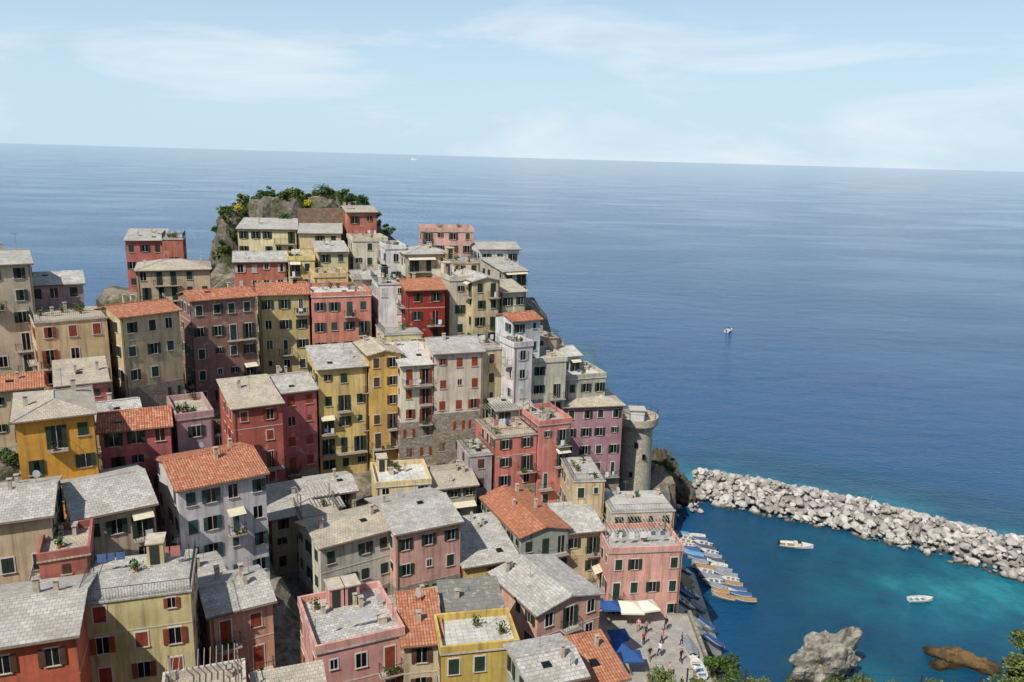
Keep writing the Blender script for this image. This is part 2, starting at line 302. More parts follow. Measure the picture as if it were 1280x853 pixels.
    cm.obj('chimneys',[plaster,slab,metal,glass,whitep],root)
    # windows
    wi=MB();bl=MB();la=MB(); nf=max(1,round(h/2.75)); fh=h/nf
    faces=[(((0,0),(1,0),(0,-1)),W,1),(((0,D),(0,-1),(-1,0)),D,.8),(((W,0),(0,1),(1,0)),D,.65),(((W,D),(-1,0),(0,1)),W,.5)]
    drawn=r.random()<.35
    for fi,(fr,L,pr) in enumerate(faces):
        nc=max(1,int(L/2.0)); sp=L/nc; offs=[r.uniform(-.2,.2) for _ in range(nc)]; skipc=[r.random()>pr+.05 for _ in range(nc)]
        for f in range(-1,nf):
            z0=f*fh; balc=False
            if fi<2 and f>=1 and r.random()<(.42 if fi==0 else .15) and nc>1: # long balcony
                i0=r.randrange(nc);i1=min(nc-1,i0+r.choice([0,0,1,2])); a0=sp*i0+.2;a1=sp*(i1+1)-.2; balc=(i0,i1)
                bl.fb(fr,a0,a1,.0,.85,z0-.04,z0+.07,0)
                P=lambda a,n:(fr[0][0]+fr[1][0]*a+fr[2][0]*n,fr[0][1]+fr[1][1]*a+fr[2][1]*n)
                rail(bl,[P(a0+.04,.03),P(a0+.04,.81),P(a1-.04,.81),P(a1-.04,.03)],z0+.07,.95,1)
                for a in(a0+.3,a1-.5): bl.fb(fr,a,a+.12,0,.6,z0-.24,z0-.04,0)
                if r.random()<.3:
                    a=a0+.3
                    while a<a1-.6:
                        w=r.uniform(.25,.6)
                        if r.random()<.7: la.fb(fr,a,a+w,.86,.88,z0+1.0-r.uniform(.4,.9),z0+1.02,r.choice([0,0,0,1,2,3]))
                        a+=w+.08
                if r.random()<.18: # canvas awning
                    Q=lambda a,n,zz:P(a,n)+(zz,); bl.poly([Q(a0,.02,z0+2.55),Q(a1,.02,z0+2.55),Q(a1,.95,z0+2.15),Q(a0,.95,z0+2.15)],4)
                if r.random()<.5:
                    for k in range(r.randint(1,4)):
                        a=r.uniform(a0+.3,a1-.3); bl.fb(fr,a-.12,a+.12,.5,.74,z0+.08,z0+.3,2)
                        for j in range(30):
                            c=Vector(P(a+r.gauss(0,.13),.63+r.gauss(0,.1))+(z0+.45+r.gauss(0,.12),)); u=Vector((r.uniform(-1,1),r.uniform(-1,1),r.uniform(-1,1))).normalized()*.07; w=u.orthogonal().normalized()*.06
                            bl.poly([c-u-w,c+u-w,c+u+w,c-u+w],3)
            for c in range(nc):
                if skipc[c] or r.random()<.08: continue
                door=balc and balc[0]<=c<=balc[1]
                ctr=sp*(c+.5)+offs[c]*(.8 if not door else .3)+r.uniform(-.06,.06); ww=.41 if r.random()<.85 else .27
                b0=z0+(.09 if door else .95+r.uniform(-.08,.08)); b1=z0+2.22
                if ww<.3 and not door: b0=z0+1.4
                if b1>h-.15: b1=h-.15
                if drawn:
                    wi.fb(fr,ctr-ww-.1,ctr-ww,0,.04,b0,b1,1);wi.fb(fr,ctr+ww,ctr+ww+.1,0,.04,b0,b1,1);wi.fb(fr,ctr-ww-.1,ctr+ww+.1,0,.04,b1,b1+.1,1)
                if not door: wi.fb(fr,ctr-ww-.12,ctr+ww+.12,0,.11,b0-.07,b0,4)
                wi.fb(fr,ctr-ww,ctr+ww,0,.012,b0,b1,0)
                st=r.random()
                if st<.42:
                    for s_ in(-1,1):
                        e0=ctr+s_*(ww+.02);e1=ctr+s_*(ww*2+.0); wi.fb(fr,min(e0,e1),max(e0,e1),.05,.09,b0,b1,2)
                    wi.fb(fr,ctr-.02,ctr+.02,.012,.03,b0,b1,1)
                elif st<.84:
                    wi.fb(fr,ctr-ww,ctr-.01,.015,.05,b0,b1,2);wi.fb(fr,ctr+.01,ctr+ww,.015,.05,b0,b1,2)
                elif st<.93:
                    wi.fb(fr,ctr-ww,ctr-.01,.015,.05,b0,b1,2); wi.fb(fr,ctr+ww+.02,ctr+ww*2,.05,.09,b0,b1,2)
                else:
                    wi.fb(fr,ctr-.025,ctr+.025,.012,.03,b0,b1,1)
        if r.random()<.6:
            a=r.choice([.2,L-.25]); wi.fb(fr,a,a+.08,.02,.1,-2,h,3)
        if r.random()<.3: wi.fb(fr,0,L,0,.03,fh*(nf-1)-.05,fh*(nf-1)+.05,4)
    wi.obj('windows_and_shutters',[glass,whitep,louvre(shut),plain('copper_pipe',(120,96,78),.6),trim],root)
    if bl.f: bl.obj('balconies',[slab,iron,pot,leaf,awn],root)
    if la.f: la.obj('laundry',[clothW,clothB,clothR,clothD],root)
for i,hh in enumerate(HS): house(i,*hh)
# ---------------------------------------------------------------- terrain
HILL=[(-55,157,47.5),(-52,158,50.6),(-47,158,51.4),(-41,158,51.6),(-36,157,51.6),(-32,156.5,50.5),(-43,163,49),(-24,152,43),(-52,163,48)]
for p in HILL:
    for a in range(6): CP.append((p[0]+2.2*math.cos(a),p[1]+2.2*math.sin(a),p[2]))
for X in range(9,24,3):
    for Y in range(64,92,3): CP.append((X,Y,7.7))
CP+=[(x,y,8.6) for x,y in((23,64),(24,62),(20,58),(14,60),(22,66),(25,60),(18,62))]
CP+=[(x,y,5) for x in(22,25) for y in range(86,120,4)]
for a in range(10): CP.append((20.5+4*math.cos(a),121+4*math.sin(a),8))
CP=np.array(CP)
step=1.25; gx=np.arange(-130,95,step); gy=np.arange(-25,215,step)
X,Y=np.meshgrid(gx,gy); Pn=np.stack([X.ravel(),Y.ravel()],1); Z=np.empty(len(Pn)); DM=np.empty(len(Pn))
for i in range(0,len(Pn),4000):
    q=Pn[i:i+4000]; d=np.sqrt(((q[:,None,:]-CP[None,:,:2])**2).sum(2)); w=1/(d+.3)**4; Z[i:i+4000]=(w*CP[:,2]).sum(1)/w.sum(1); DM[i:i+4000]=d.min(1)
nz=np.array([noise.fractal(Vector((p[0]*.09,p[1]*.09,z*.05)),.9,2.1,6) for p,z in zip(Pn,Z)])
nz2=np.array([noise.fractal(Vector((p[0]*.3,p[1]*.3,7)),.8,2.2,4) for p in Pn])
Z=Z-1.5*np.maximum(0,DM-4.5)+nz*np.clip((DM-2.5)*.6,0,3.0)+nz2*np.clip((DM-2)*.4,0,1.2)
fx,fy=Pn[:,0],Pn[:,1]
# rocky flank of the headland
Z=np.where(fy>147,Z-np.maximum(0,(-56.5+nz*1.5)-fx)*2.6,Z)
# harbour edge: low slip beside the houses, then water
cap=np.where(fy<84,7.6-np.maximum(0,fx-22)*2.6,4.9-np.maximum(0,fx-20.6)*.8)+nz*.3
cap=np.where(fx>np.where(fy<84,24.5,26.8)+nz*.6,-4,cap)
Z=np.where((fx>20.3)&(fy>67)&(fy<116),np.minimum(Z,cap),Z)
Z=np.where((fx>27.5+nz)&(fy>=116),-4,Z)
fg=57.6-.80*np.maximum(fy,-10)-1.3*np.maximum(0,fy-44)+nz*np.clip((fy-8)*.1,0,1.2)
fg=np.maximum(fg,np.where((fx>2)&(fx<19)&(fy>6),49.6-2.0*np.maximum(0,fy-14.2),-50))
Z=np.where(DM<3,Z,np.maximum(Z,fg)); Z=np.where((DM<3)&(fy<50),np.maximum(Z,fg-2),Z)
Z=np.maximum(Z,np.where(fx<-62,np.minimum(34+(-62-fx)*.5,60)-1.2*np.maximum(0,fy-88),-30))
Z=np.maximum(Z,-12)
nx,ny=len(gx),len(gy)
me=bpy.data.meshes.new('terrain'); F_=[(j*nx+i,j*nx+i+1,(j+1)*nx+i+1,(j+1)*nx+i) for j in range(ny-1) for i in range(nx-1)]
me.from_pydata([(p[0],p[1],z) for p,z in zip(Pn,Z)],[],F_); me.update()
g=N('rock_and_earth'); v=g.coord(rand=False); n1=g.noise(v,.25,8,.7); n2=g.noise(v,1.6,6,.7)
geo=g.n('ShaderNodeNewGeometry'); sp=g.n('ShaderNodeSeparateXYZ'); g.l(geo.outputs['True Normal'],sp.inputs[0])
rock=g.mix(g.rng(n2,.3,.7,0,1),lin((60,55,48)),lin((138,130,116))); veg=g.mix(g.rng(n2,.35,.65,0,1),lin((44,58,26)),lin((84,90,48))); earth=g.mix(g.rng(n2,.3,.7,0,1),lin((116,106,92)),lin((156,148,132)))
col=g.mix(g.rng(sp.outputs[2],.6,.85,0,1),rock,earth); col=g.mix(g.rng(n1,.5,.6,0,.8),col,veg)
sp2=g.n('ShaderNodeSeparateXYZ'); g.l(geo.outputs['Position'],sp2.inputs[0]); wet=g.rng(sp2.outputs[2],.3,1.8,1,0); low=g.rng(sp2.outputs[2],4,9,1,0); col=g.mix(low,col,g.mix(g.rng(n2,.3,.7,0,1),lin((76,70,62)),lin((134,126,114)))); col=g.mix(wet,col,lin((44,40,34))); g.bump(n2,.5,.8); me.materials.append(g.done(col,.95,.2))
link(bpy.data.objects.new('terrain',me))
def zt(x,y):
    i=min(max(int((x-gx[0])/step),0),nx-1); j=min(max(int((y-gy[0])/step),0),ny-1); return float(Z[j*nx+i])
# ---------------------------------------------------------------- sea
BW=[(30,141),(35,140.5),(43,138),(52,133.5),(63,127.5),(73,120.5),(81,115),(96,105),(112,95),(130,88)]
def dseg(x,y):
    b=1e9
    for (x0,y0),(x1,y1) in zip(BW,BW[1:]):
        dx,dy=x1-x0,y1-y0; t=max(0,min(1,((x-x0)*dx+(y-y0)*dy)/(dx*dx+dy*dy))); d=math.hypot(x-x0-dx*t,y-y0-dy*t); b=min(b,d)
    return b
def inside(x,y):
    for (x0,y0),(x1,y1) in zip(BW,BW[1:]):
        if x0<=x<=x1: return y<y0+(y1-y0)*(x-x0)/(x1-x0)
    return (x<=30 and y<140) or y<88
far=[300*1.45**k for k in range(15)]
xs=[-q for q in reversed(far)]+list(np.arange(-240,241,4.0))+far; ys=[-2000,-300,-60]+list(np.arange(0,300,4.0))+[300*1.45**k for k in range(15)]
xs=sorted(set(xs)); vs=[];sh=[]
for yy in ys:
    for xx in xs:
        vs.append((xx,yy,0)); s_=0
        if -100<xx<240 and 20<yy<260:
            d=dseg(xx,yy)
            if inside(xx,yy):
                k=min(1,max(0,(xx-34)/26)); s_=.2+.22*k*math.exp(-max(0,d-8)/9)+.5*math.exp(-((xx-66)**2/360+(yy-103)**2/80))+.3*math.exp(-((xx-42)**2+(yy-84)**2)/60)
                if xx<45: s_*=.45+.55*max(0,(xx-28)/17)
            else: s_=.8*math.exp(-max(0,d-7)/9)*(1 if yy>90 else 0)
            if xx<25 and yy>100: s_=max(s_,.4)
        sh.append(max(0,s_))
me=bpy.data.meshes.new('sea'); n_=len(xs); me.from_pydata(vs,[],[(j*n_+i,j*n_+i+1,(j+1)*n_+i+1,(j+1)*n_+i) for j in range(len(ys)-1) for i in range(n_-1)]); me.update()
at=me.attributes.new('shallow','FLOAT','POINT'); at.data.foreach_set('value',sh)
g=N('sea_water'); a=g.n('ShaderNodeAttribute',attribute_name='shallow')
nb=g.noise(g.coord(world=True),.09,6,.65); ad=g.n('ShaderNodeMath',operation='MULTIPLY'); g.l(g.rng(nb,.3,.7,.35,1.6),ad.inputs[0]); g.l(a.outputs['Fac'],ad.inputs[1])
cr=g.n('ShaderNodeValToRGB'); g.l(ad.outputs[0],cr.inputs[0]); e=cr.color_ramp; e.elements[0].position=.0; e.elements[0].color=(.005,.058,.155,1); e.elements[1].position=1; e.elements[1].color=(.025,.23,.25,1)
q=e.elements.new(.2); q.color=(.002,.045,.085,1); q=e.elements.new(.6); q.color=(.006,.105,.14,1)
big=g.noise(g.coord((1,2.2,1),world=True),.004,6,.6); wcol=g.mix(g.rng(big,.35,.65,0,1),cr.outputs[0],g.mix(.25,cr.outputs[0],(.02,.13,.28,1)))
w1=g.noise(g.coord((1,1.6,1),world=True),.9,6,.62); w2=g.noise(g.coord((.6,1,1),world=True),.12,5,.6); sl=g.noise(g.coord((1,2.6,1),world=True),.006,6,.62)
m1=g.n('ShaderNodeMath',operation='MULTIPLY_ADD'); g.l(w2,m1.inputs[0]); m1.inputs[1].default_value=2.2; g.l(w1,m1.inputs[2])
b=g.n('ShaderNodeBump'); g.l(m1.outputs[0],b.inputs['Height']); b.inputs['Distance'].default_value=.42; g.l(g.rng(sl,.4,.58,.3,1),b.inputs['Strength']); g.l(b.outputs[0],g.b.inputs['Normal'])
g.b.inputs['IOR'].default_value=1.33; me.materials.append(g.done(wcol,.1,.3)); link(bpy.data.objects.new('sea',me))
# ---------------------------------------------------------------- breakwater
def proto(seed,n=14):
    r=random.Random(seed); bm=bmesh.new()
    for i in range(n):
        v_=Vector((r.gauss(0,1),r.gauss(0,1),r.gauss(0,1))).normalized(); bm.verts.new((v_.x*r.uniform(.8,1.1),v_.y*r.uniform(.6,.9),v_.z*r.uniform(.55,.8)))
    res=bmesh.ops.convex_hull(bm,input=bm.verts)
    bmesh.ops.delete(bm,geom=[e for e in res['geom_interior'] if isinstance(e,bmesh.types.BMVert)],context='VERTS')
    bmesh.ops.bevel(bm,geom=list(bm.edges),offset=.07,segments=1,affect='EDGES'); bm.verts.index_update()
    o=([v_.co.copy() for v_ in bm.verts],[[v_.index for v_ in f.verts] for f in bm.faces]); bm.free(); return o
PR=[proto(i) for i in range(10)]
def rocks(name,places,mat):
    V=[];Fc=[];C=[]
    for p,s_,r in places:
        pv,pf=r.choice(PR); M=Matrix.Rotation(r.uniform(0,6.28),3,'Z')@Matrix.Rotation(r.uniform(-.6,.6),3,'X'); b=len(V); sz=Vector((s_*r.uniform(.8,1.2),s_*r.uniform(.8,1.2),s_*r.uniform(.8,1.1)))
        V+=[tuple(Vector(p)+M@Vector((q.x*sz.x,q.y*sz.y,q.z*sz.z))) for q in pv]; Fc+=[tuple(b+k for k in f) for f in pf]; C+=[r.random()]*len(pf)
    me=bpy.data.meshes.new(name); me.from_pydata(V,[],Fc); me.update(); a=me.attributes.new('tone','FLOAT','FACE'); a.data.foreach_set('value',C); me.materials.append(mat); return link(bpy.data.objects.new(name,me))
g=N('limestone_boulders'); a=g.n('ShaderNodeAttribute',attribute_name='tone'); v=g.coord(rand=False); n1=g.noise(v,1.5,6,.7)
col=g.mix(a.outputs['Fac'],lin((138,133,125)),lin((198,194,186))); col=g.mix(g.rng(n1,.45,.75,0,.5),col,lin((124,116,102)))
geo=g.n('ShaderNodeNewGeometry'); sp=g.n('ShaderNodeSeparateXYZ'); g.l(geo.outputs['Position'],sp.inputs[0]); col=g.mix(g.rng(sp.outputs[2],.1,.7,1,0),col,lin((62,58,48))); g.bump(n1,.15,.6); boulder=g.done(col,.9,.2)
pl=[]; r=random.Random(3)
for (x0,y0),(x1,y1) in zip(BW[1:],BW[2:]):
    L=math.hypot(x1-x0,y1-y0); nx_,ny_=-(y1-y0)/L,(x1-x0)/L
    for i in range(int(L*26)):
        t=r.random(); o=r.uniform(-1,1); zc=3.5*(1-abs(o)**1.5)-.4+r.uniform(-.3,.45); pl.append(((x0+(x1-x0)*t+nx_*o*7.2,y0+(y1-y0)*t+ny_*o*7.2,zc),r.choice([.4,.5,.6,.75,.9,1.1]),r))
for _ in range(70): pl.append(((r.uniform(23,34),r.uniform(127,141),r.uniform(-.2,1.2)),r.choice([.5,.7,.9]),r))
rocks('breakwater_rocks',pl,boulder)
cb=MB()
for (x0,y0),(x1,y1) in zip(BW[1:],BW[2:]):
    L=math.hypot(x1-x0,y1-y0); a_,b_=-(y1-y0)/L,(x1-x0)/L
    P=lambda x,y,o,z:(x+a_*o,y+b_*o,z)
    cb.hexa([P(x0,y0,-7.5,-4),P(x1,y1,-7.5,-4),P(x1,y1,7.5,-4),P(x0,y0,7.5,-4),P(x0,y0,-2.4,2.3),P(x1,y1,-2.4,2.3),P(x1,y1,2.4,2.3),P(x0,y0,2.4,2.3)])
cb.obj('breakwater_core',[boulder])
def crag(name,c,size,seed,mat,rot=0,tilt=0):
    bm=bmesh.new(); bmesh.ops.create_icosphere(bm,subdivisions=5,radius=1)
    for v_ in bm.verts:
        p=v_.co.copy(); d=noise.fractal(p*1.3+Vector((seed*7,0,0)),.8,2.2,7)*.5; cell=noise.voronoi(p*1.8+Vector((seed,3,1)))[0][0]*.6; v_.co=p*(.75+d*.7+cell*.5)
    me=bpy.data.meshes.new(name); bm.to_mesh(me); bm.free(); me.materials.append(mat); o=bpy.data.objects.new(name,me); o.location=c; o.scale=size; o.rotation_euler=(tilt,tilt*.6,rot); return link(o)
def rockmat(n_,c1,c2,wetz=1.0):
    g=N(n_); v=g.coord((1,1,.6),rand=False,world=True); a=g.noise(v,.8,9,.75); b=g.noise(v,3,6,.7); col=g.mix(g.rng(a,.35,.65,0,1),lin(c1),lin(c2)); col=g.mix(g.rng(b,.5,.7,0,.5),col,sc(lin(c1),.5))
    geo=g.n('ShaderNodeNewGeometry'); sp=g.n('ShaderNodeSeparateXYZ'); g.l(geo.outputs['Position'],sp.inputs[0]); col=g.mix(g.rng(sp.outputs[2],.2,wetz,1,0),col,lin((50,42,30))); g.bump(a,.6,.9); return g.done(col,.95,.2)
rkG=rockmat('grey_rock',(112,108,98),(186,180,164)); rkB=rockmat('brown_rock',(84,66,44),(150,122,82)); rkD=rockmat('dark_cliff_rock',(62,56,48),(124,114,98))
crag('sea_rock',(39.2,85.5,1.6),(4.4,2.8,4.8),1,rkG,rot=.5,tilt=.35); crag('sea_rock',(57.5,88.5,-.5),(4.4,2.2,1.9),2,rkB,rot=-.4); crag('sea_rock',(54.5,87.5,-.5),(1.8,1.3,1.2),4,rkB)
crag('cliff_rock',(28,135,2),(3.6,3,7.5),5,rkD); crag('cliff_rock',(31.5,135,.5),(2.6,2.6,4),6,rkD); crag('cliff_rock',(25,130,2),(3,3.6,4.5),7,rkD)
crag('cliff_rock',(12,126,12),(6,5,13),10,rkD); crag('cliff_rock',(5,130,18),(6,6,14),12,rkD); crag('cliff_rock',(-55,156.5,42),(3.4,4,7.5),13,rkD)
# ---------------------------------------------------------------- tower
T=empty('round_stone_tower',(20.3,121,8)); t=MB(); t.cyl((0,0),3.0,2.55,-9,10.4,28,0); t.cyl((0,0),2.6,3.35,10.4,11.4,28,0); t.cyl((0,0),3.35,3.35,11.4,12.5,28,0,cap=False)
t.cyl((0,0),3.1,3.1,11.41,11.5,28,1); t.cyl((0,0),3.1,3.1,11.5,12.5,28,0,cap=False)
for i in range(28):
    a0=2*math.pi*i/28;a1=2*math.pi*(i+1)/28; P=lambda r_,a_,z_:(r_*math.cos(a_),r_*math.sin(a_),z_)
    t.poly([P(3.1,a0,12.5),P(3.1,a1,12.5),P(3.35,a1,12.5),P(3.35,a0,12.5)],0)
t.obj('shaft',[stone((196,186,164),'tower_stone',2.6),slab],T)
t=MB(); t.box(-1.1,1.1,-.4,1.6,11.5,13.3,0); t.box(-1.3,1.3,-.6,1.8,13.3,13.45,1)
for i in range(9):
    a=2*math.pi*i/9; t.tube((3.22*math.cos(a),3.22*math.sin(a),12.5),(3.22*math.cos(a),3.22*math.sin(a),13.5),.04,.04,5,2); b_=a+2*math.pi/9; t.tube((3.22*math.cos(a),3.22*math.sin(a),13.5),(3.22*math.cos(b_),3.22*math.sin(b_),13.5),.03,.03,5,2)
for a,z_ in((-1.9,3),(-1.2,6),(-1.7,8)): 
    c=Vector((2.72*math.cos(a),2.72*math.sin(a),z_)); t.box(c.x-.25,c.x+.25,c.y-.15,c.y+.2,c.z,c.z+.8,3)
t.obj('lantern_room',[stucco(WH),trim,iron,glass],T)
# ---------------------------------------------------------------- piazza and quay
g=N('piazza_paving'); v=g.coord(rand=False); n1=g.noise(v,.6,6,.7); br=g.n('ShaderNodeTexBrick'); br.inputs['Scale'].default_value=1; br.inputs['Brick Width'].default_value=.8; br.inputs['Row Height'].default_value=.5; br.inputs['Color1'].default_value=lin((150,146,138));br.inputs['Color2'].default_value=lin((170,165,154));br.inputs['Mortar'].default_value=lin((118,114,106)); br.inputs['Mortar Size'].default_value=.012; g.l(v,br.inputs['Vector']); pav=g.done(g.mix(g.rng(n1,.4,.7,0,.5),br.outputs['Color'],lin((120,112,102))),.9)
q=MB(); q.box(9.5,22,63,84.5,-3,8,0); q.box(20.9,21.5,84.5,112,-3,5.6,0); q.box(21.6,21.95,66.5,84.4,8,8.55,0); q.obj('quay_wall',[stone()])
q=MB(); q.box(9.6,21.55,63.1,83.9,8.004,8.06,0); q.obj('piazza_pavement',[pav])
q=MB(); q.hexa([(21.5,86,-3),(27.2,88,-3),(28.2,108,-3),(21.5,108,-3),(21.5,86,5.2),(27.2,88,.5),(28.2,108,.2),(21.5,108,4.8)],0); q.obj('boat_slipway',[pav])
def parasol(x,y,z,c,s_=1.6,sq=True,name='parasol'):
    P=empty(name,(x,y,z),rnd.uniform(0,.5)); m=MB(); m.cyl((0,0),.035,.03,0,2.6,6,0); m.cyl((0,0),.3,.25,0,.1,8,0); n=4 if sq else 8
    ring=[(s_*math.cos(2*math.pi*(i+.5)/n)*(1.25 if sq else 1),s_*math.sin(2*math.pi*(i+.5)/n)*(1.25 if sq else 1),2.15) for i in range(n)]
    for i in range(n): 
        a=ring[i];b=ring[(i+1)%n]; m.poly([a,b,(0,0,2.75)],1); m.poly([a,b,(b[0],b[1],1.95),(a[0],a[1],1.95)],1); m.tube((0,0,2.1),(a[0]*.95,a[1]*.95,2.12),.012,.012,4,0)
    m.obj('canopy_and_pole',[metal,plain('canvas',c,.9,.15)],P)
BL=(46,84,140)
for x,y in((10.6,82.6),(12.2,82.2),(12,74.5),(13.3,72.8),(11,72.2),(12.4,76.5)): parasol(x,y,8.06,BL,1.15)
parasol(14.5,82,8.06,(226,218,196),1.5);parasol(16.4,82.4,8.06,(226,218,196),1.3)
# people
def person(x,y,z,rot,shirt,pants,hair,pose,s_=1.0):
    st=[(0,0,.93),(0,0,1.15),(0,.01,1.38),(0,0,1.5),(0,.01,1.62),(0,.015,1.72)]; ra=[.15,.14,.15,.055,.095,.07]
    sw=.18 if pose=='walk' else .04; E=[(0,1),(1,2),(2,3),(3,4),(4,5)]
    def add(par,p,r_): st.append(p);ra.append(r_);E.append((par,len(st)-1));return len(st)-1
    for k,s in((0,-1),(1,1)):
        f=s*sw; a=add(0,(s*.1,0,.86),.095); a=add(a,(s*.11,f*.6,.5),.07); a=add(a,(s*.11,f*(1.3 if f<0 else .9),.09),.045); add(a,(s*.12,f+.14,.04),.04)
        b=add(2,(s*.19,0,1.4),.06); lift=pose=='phone' and s>0
        b=add(b,(s*.25,-f*.5,1.12),.045); b=add(b,(s*(.12 if lift else .27),.25 if lift else .08-f,1.25 if lift else .88),.035); add(b,(s*(.08 if lift else .27),.3 if lift else .12-f,1.32 if lift else .78),.035)
    me=bpy.data.meshes.new('b'); me.from_pydata(st,E,[]); o=bpy.data.objects.new('tmp',me); link(o); o.modifiers.new('s','SKIN'); o.modifiers.new('u','SUBSURF').levels=1
    for i,q_ in enumerate(o.data.skin_vertices[0].data): q_.radius=(ra[i],ra[i]*(.72 if i<3 else 1)); q_.use_root=(i==0)
    bpy.context.view_layer.update(); m2=bpy.data.meshes.new_from_object(o.evaluated_get(bpy.context.evaluated_depsgraph_get())); bpy.data.objects.remove(o)
    for m in(shirt,pants,plain('skin',(206,152,120),.6,.1),hair,plain('shoes',(60,52,46),.8)): m2.materials.append(m)
    for f in m2.polygons:
        c=f.center
        i=4 if c.z<.09 else 1 if (c.z<.98 and abs(c.x)<.215) else 2 if (c.z>1.48 or (abs(c.x)>.23 and c.z<1.18)) else 0
        if c.z>1.66 or (c.z>1.55 and c.y<-.015): i=3
        f.material_index=i; f.use_smooth=True
    p=bpy.data.objects.new('person',m2); p.location=(x,y,z); p.rotation_euler=(0,0,rot); p.scale=(s_,)*3; link(p)
sh_=[plain('shirt_'+n,c,.9,.1) for n,c in(('white',(220,220,216)),('red',(160,60,54)),('blue',(50,80,140)),('black',(36,36,40)),('pink',(214,150,156)),('grey',(130,130,130)))]
pa_=[plain('trousers',c,.9,.1) for c in((40,48,74),(150,130,100),(38,38,40))]; ha_=[plain('hair',c,.7,.2) for c in((46,32,22),(120,84,46),(26,22,20))]
r=random.Random(11)
for x,y in((15.2,80.5),(16,80.1),(17.5,78.5),(18.4,81),(16.8,76),(15.6,75.2),(18.9,75),(17.2,72.6),(19.6,78),(16.4,71.5),(19.8,72.4),(15.4,78),(18,70.2),(14.8,70.8)):
    person(x,y,8.06,r.uniform(0,6.28),r.choice(sh_),r.choice(pa_),r.choice(ha_),r.choice(['walk','walk','stand','phone']),r.uniform(.94,1.05))
# boats
def boat(x,y,z,rot,L,hull,inner,kind='open',name='rowing_boat',pitch=0):
    P=empty(name,(x,y,z),rot); P.rotation_euler=(0,pitch,rot); m=MB(); ns=12; B=L*.19; rings=[]
    for i in range(ns+1):
        t=i/ns; w=B*(1-max(0,(t-.45)/.55)**2.2)*(.8+.2*min(1,t*4)); sh=.28+L*.05*t*t+.03; xx=(t-.45)*L; rings.append([(xx,-w,sh),(xx+.02,-w*.85,.05),(xx,-w*.35,-.2+.1*t*t),(xx,w*.35,-.2+.1*t*t),(xx+.02,w*.85,.05),(xx,w,sh)])
    for a,b in zip(rings,rings[1:]):
        for k in range(5): m.poly([a[k],b[k],b[k+1],a[k+1]],0)
        for k in(0,5):
            s=-1 if k==0 else 1; m.hexa([(a[k][0],a[k][1]-s*.1,a[k][2]-.04),(b[k][0],b[k][1]-s*.08,b[k][2]-.04),(b[k][0],b[k][1]+s*.03,b[k][2]-.04),(a[k][0],a[k][1]+s*.03,a[k][2]-.04),(a[k][0],a[k][1]-s*.1,a[k][2]+.04),(b[k][0],b[k][1]-s*.08,b[k][2]+.04),(b[k][0],b[k][1]+s*.03,b[k][2]+.04),(a[k][0],a[k][1]+s*.03,a[k][2]+.04)],1)
        if kind!='cover': m.poly([(a[1][0],a[1][1]*.95,.08),(b[1][0],b[1][1]*.95,.08),(b[4][0],b[4][1]*.95,.08),(a[4][0],a[4][1]*.95,.08)],2)
        else: m.poly([(a[0][0],a[0][1]*1.02,a[0][2]+.05),(b[0][0],b[0][1]*1.02,b[0][2]+.05),(b[0][0],0,b[0][2]+.3),(a[0][0],0,a[0][2]+.3)],2);m.poly([(a[5][0],a[5][1]*1.02,a[5][2]+.05),(b[5][0],b[5][1]*1.02,b[5][2]+.05),(b[0][0],0,b[0][2]+.3),(a[0][0],0,a[0][2]+.3)],2)
    m.poly(rings[0],0)
    if kind!='cover':
        for t in(.2,.45,.68):
            xx=(t-.45)*L; m.box(xx-.13,xx+.13,-B*.92,B*.92,.2,.25,1)
        m.poly([rings[8][0],rings[12][0],rings[12][5],rings[8][5]],1)
    if kind=='motor':
        xx=-.02*L; m.box(xx,xx+L*.2,-B*.5,B*.5,.1,.75,1); m.hexa([(xx+L*.1,-B*.5,.75),(xx+L*.22,-B*.4,.75),(xx+L*.22,B*.4,.75),(xx+L*.1,B*.5,.75),(xx+L*.08,-B*.45,1.15),(xx+L*.1,-B*.4,1.15),(xx+L*.1,B*.4,1.15),(xx+L*.08,B*.45,1.15)],3)
        m.box(-.5*L,-.45*L,-.18,.18,.1,.8,3)
    m.obj('hull',[hull,plain('boat_trim',(206,200,188),.5,.1),inner,plain('outboard',(40,42,46),.4,.1)],P)
hw=plain('hull_white',(226,226,222),.4,.1);hb=plain('hull_blue',(54,92,140),.4,.1);hg=plain('hull_grey',(120,126,130),.5,.1)
ib=plain('boat_inside_blue',(90,140,170),.7);iw=plain('boat_inside_wood',(150,120,84),.7);cg=plain('boat_cover_grey',(128,132,136),.8);cb_=plain('boat_cover_blue',(58,88,130),.8);cd_=plain('boat_cover_dark',(70,78,90),.8)
boat(46.5,118,.05,math.radians(-10),5.2,hw,iw,'motor','motor_boat'); boat(59,102.5,.05,math.radians(5),3.6,hw,ib,'open'); boat(79,285,.1,math.radians(60),6,hw,hb,'motor','motor_boat')
r=random.Random(5)
for i in range(30):
    t=i/29; row=i%2; x=28.6+2.6*t+row*2.7; y=121-20*t
    boat(x,y,.05,math.radians(r.uniform(155,178)),r.uniform(2.5,3.4),r.choice([hw,hb,hg,hg,hg]),r.choice([ib,iw,cg,cb_,iw,cd_]),r.choice(['open','cover','cover']))
for i in range(11):
    x=r.uniform(22.6,26);y=88+i*1.75; f=(x-21.5)/6; boat(x,y,5.1-f*4.7+.35,math.radians(r.uniform(-8,8)),3.1,r.choice([hw,hb,hg]),r.choice([cg,ib,iw,cb_]),r.choice(['open','cover']),pitch=math.radians(38))
for x,y,k in((20.3,77,'cover'),(20.4,73.5,'open'),(20.2,69.5,'cover')): boat(x,y,8.32,math.radians(r.uniform(80,100)),3.4,r.choice([hw,hw,hb]),r.choice([cg,ib,iw]),k)
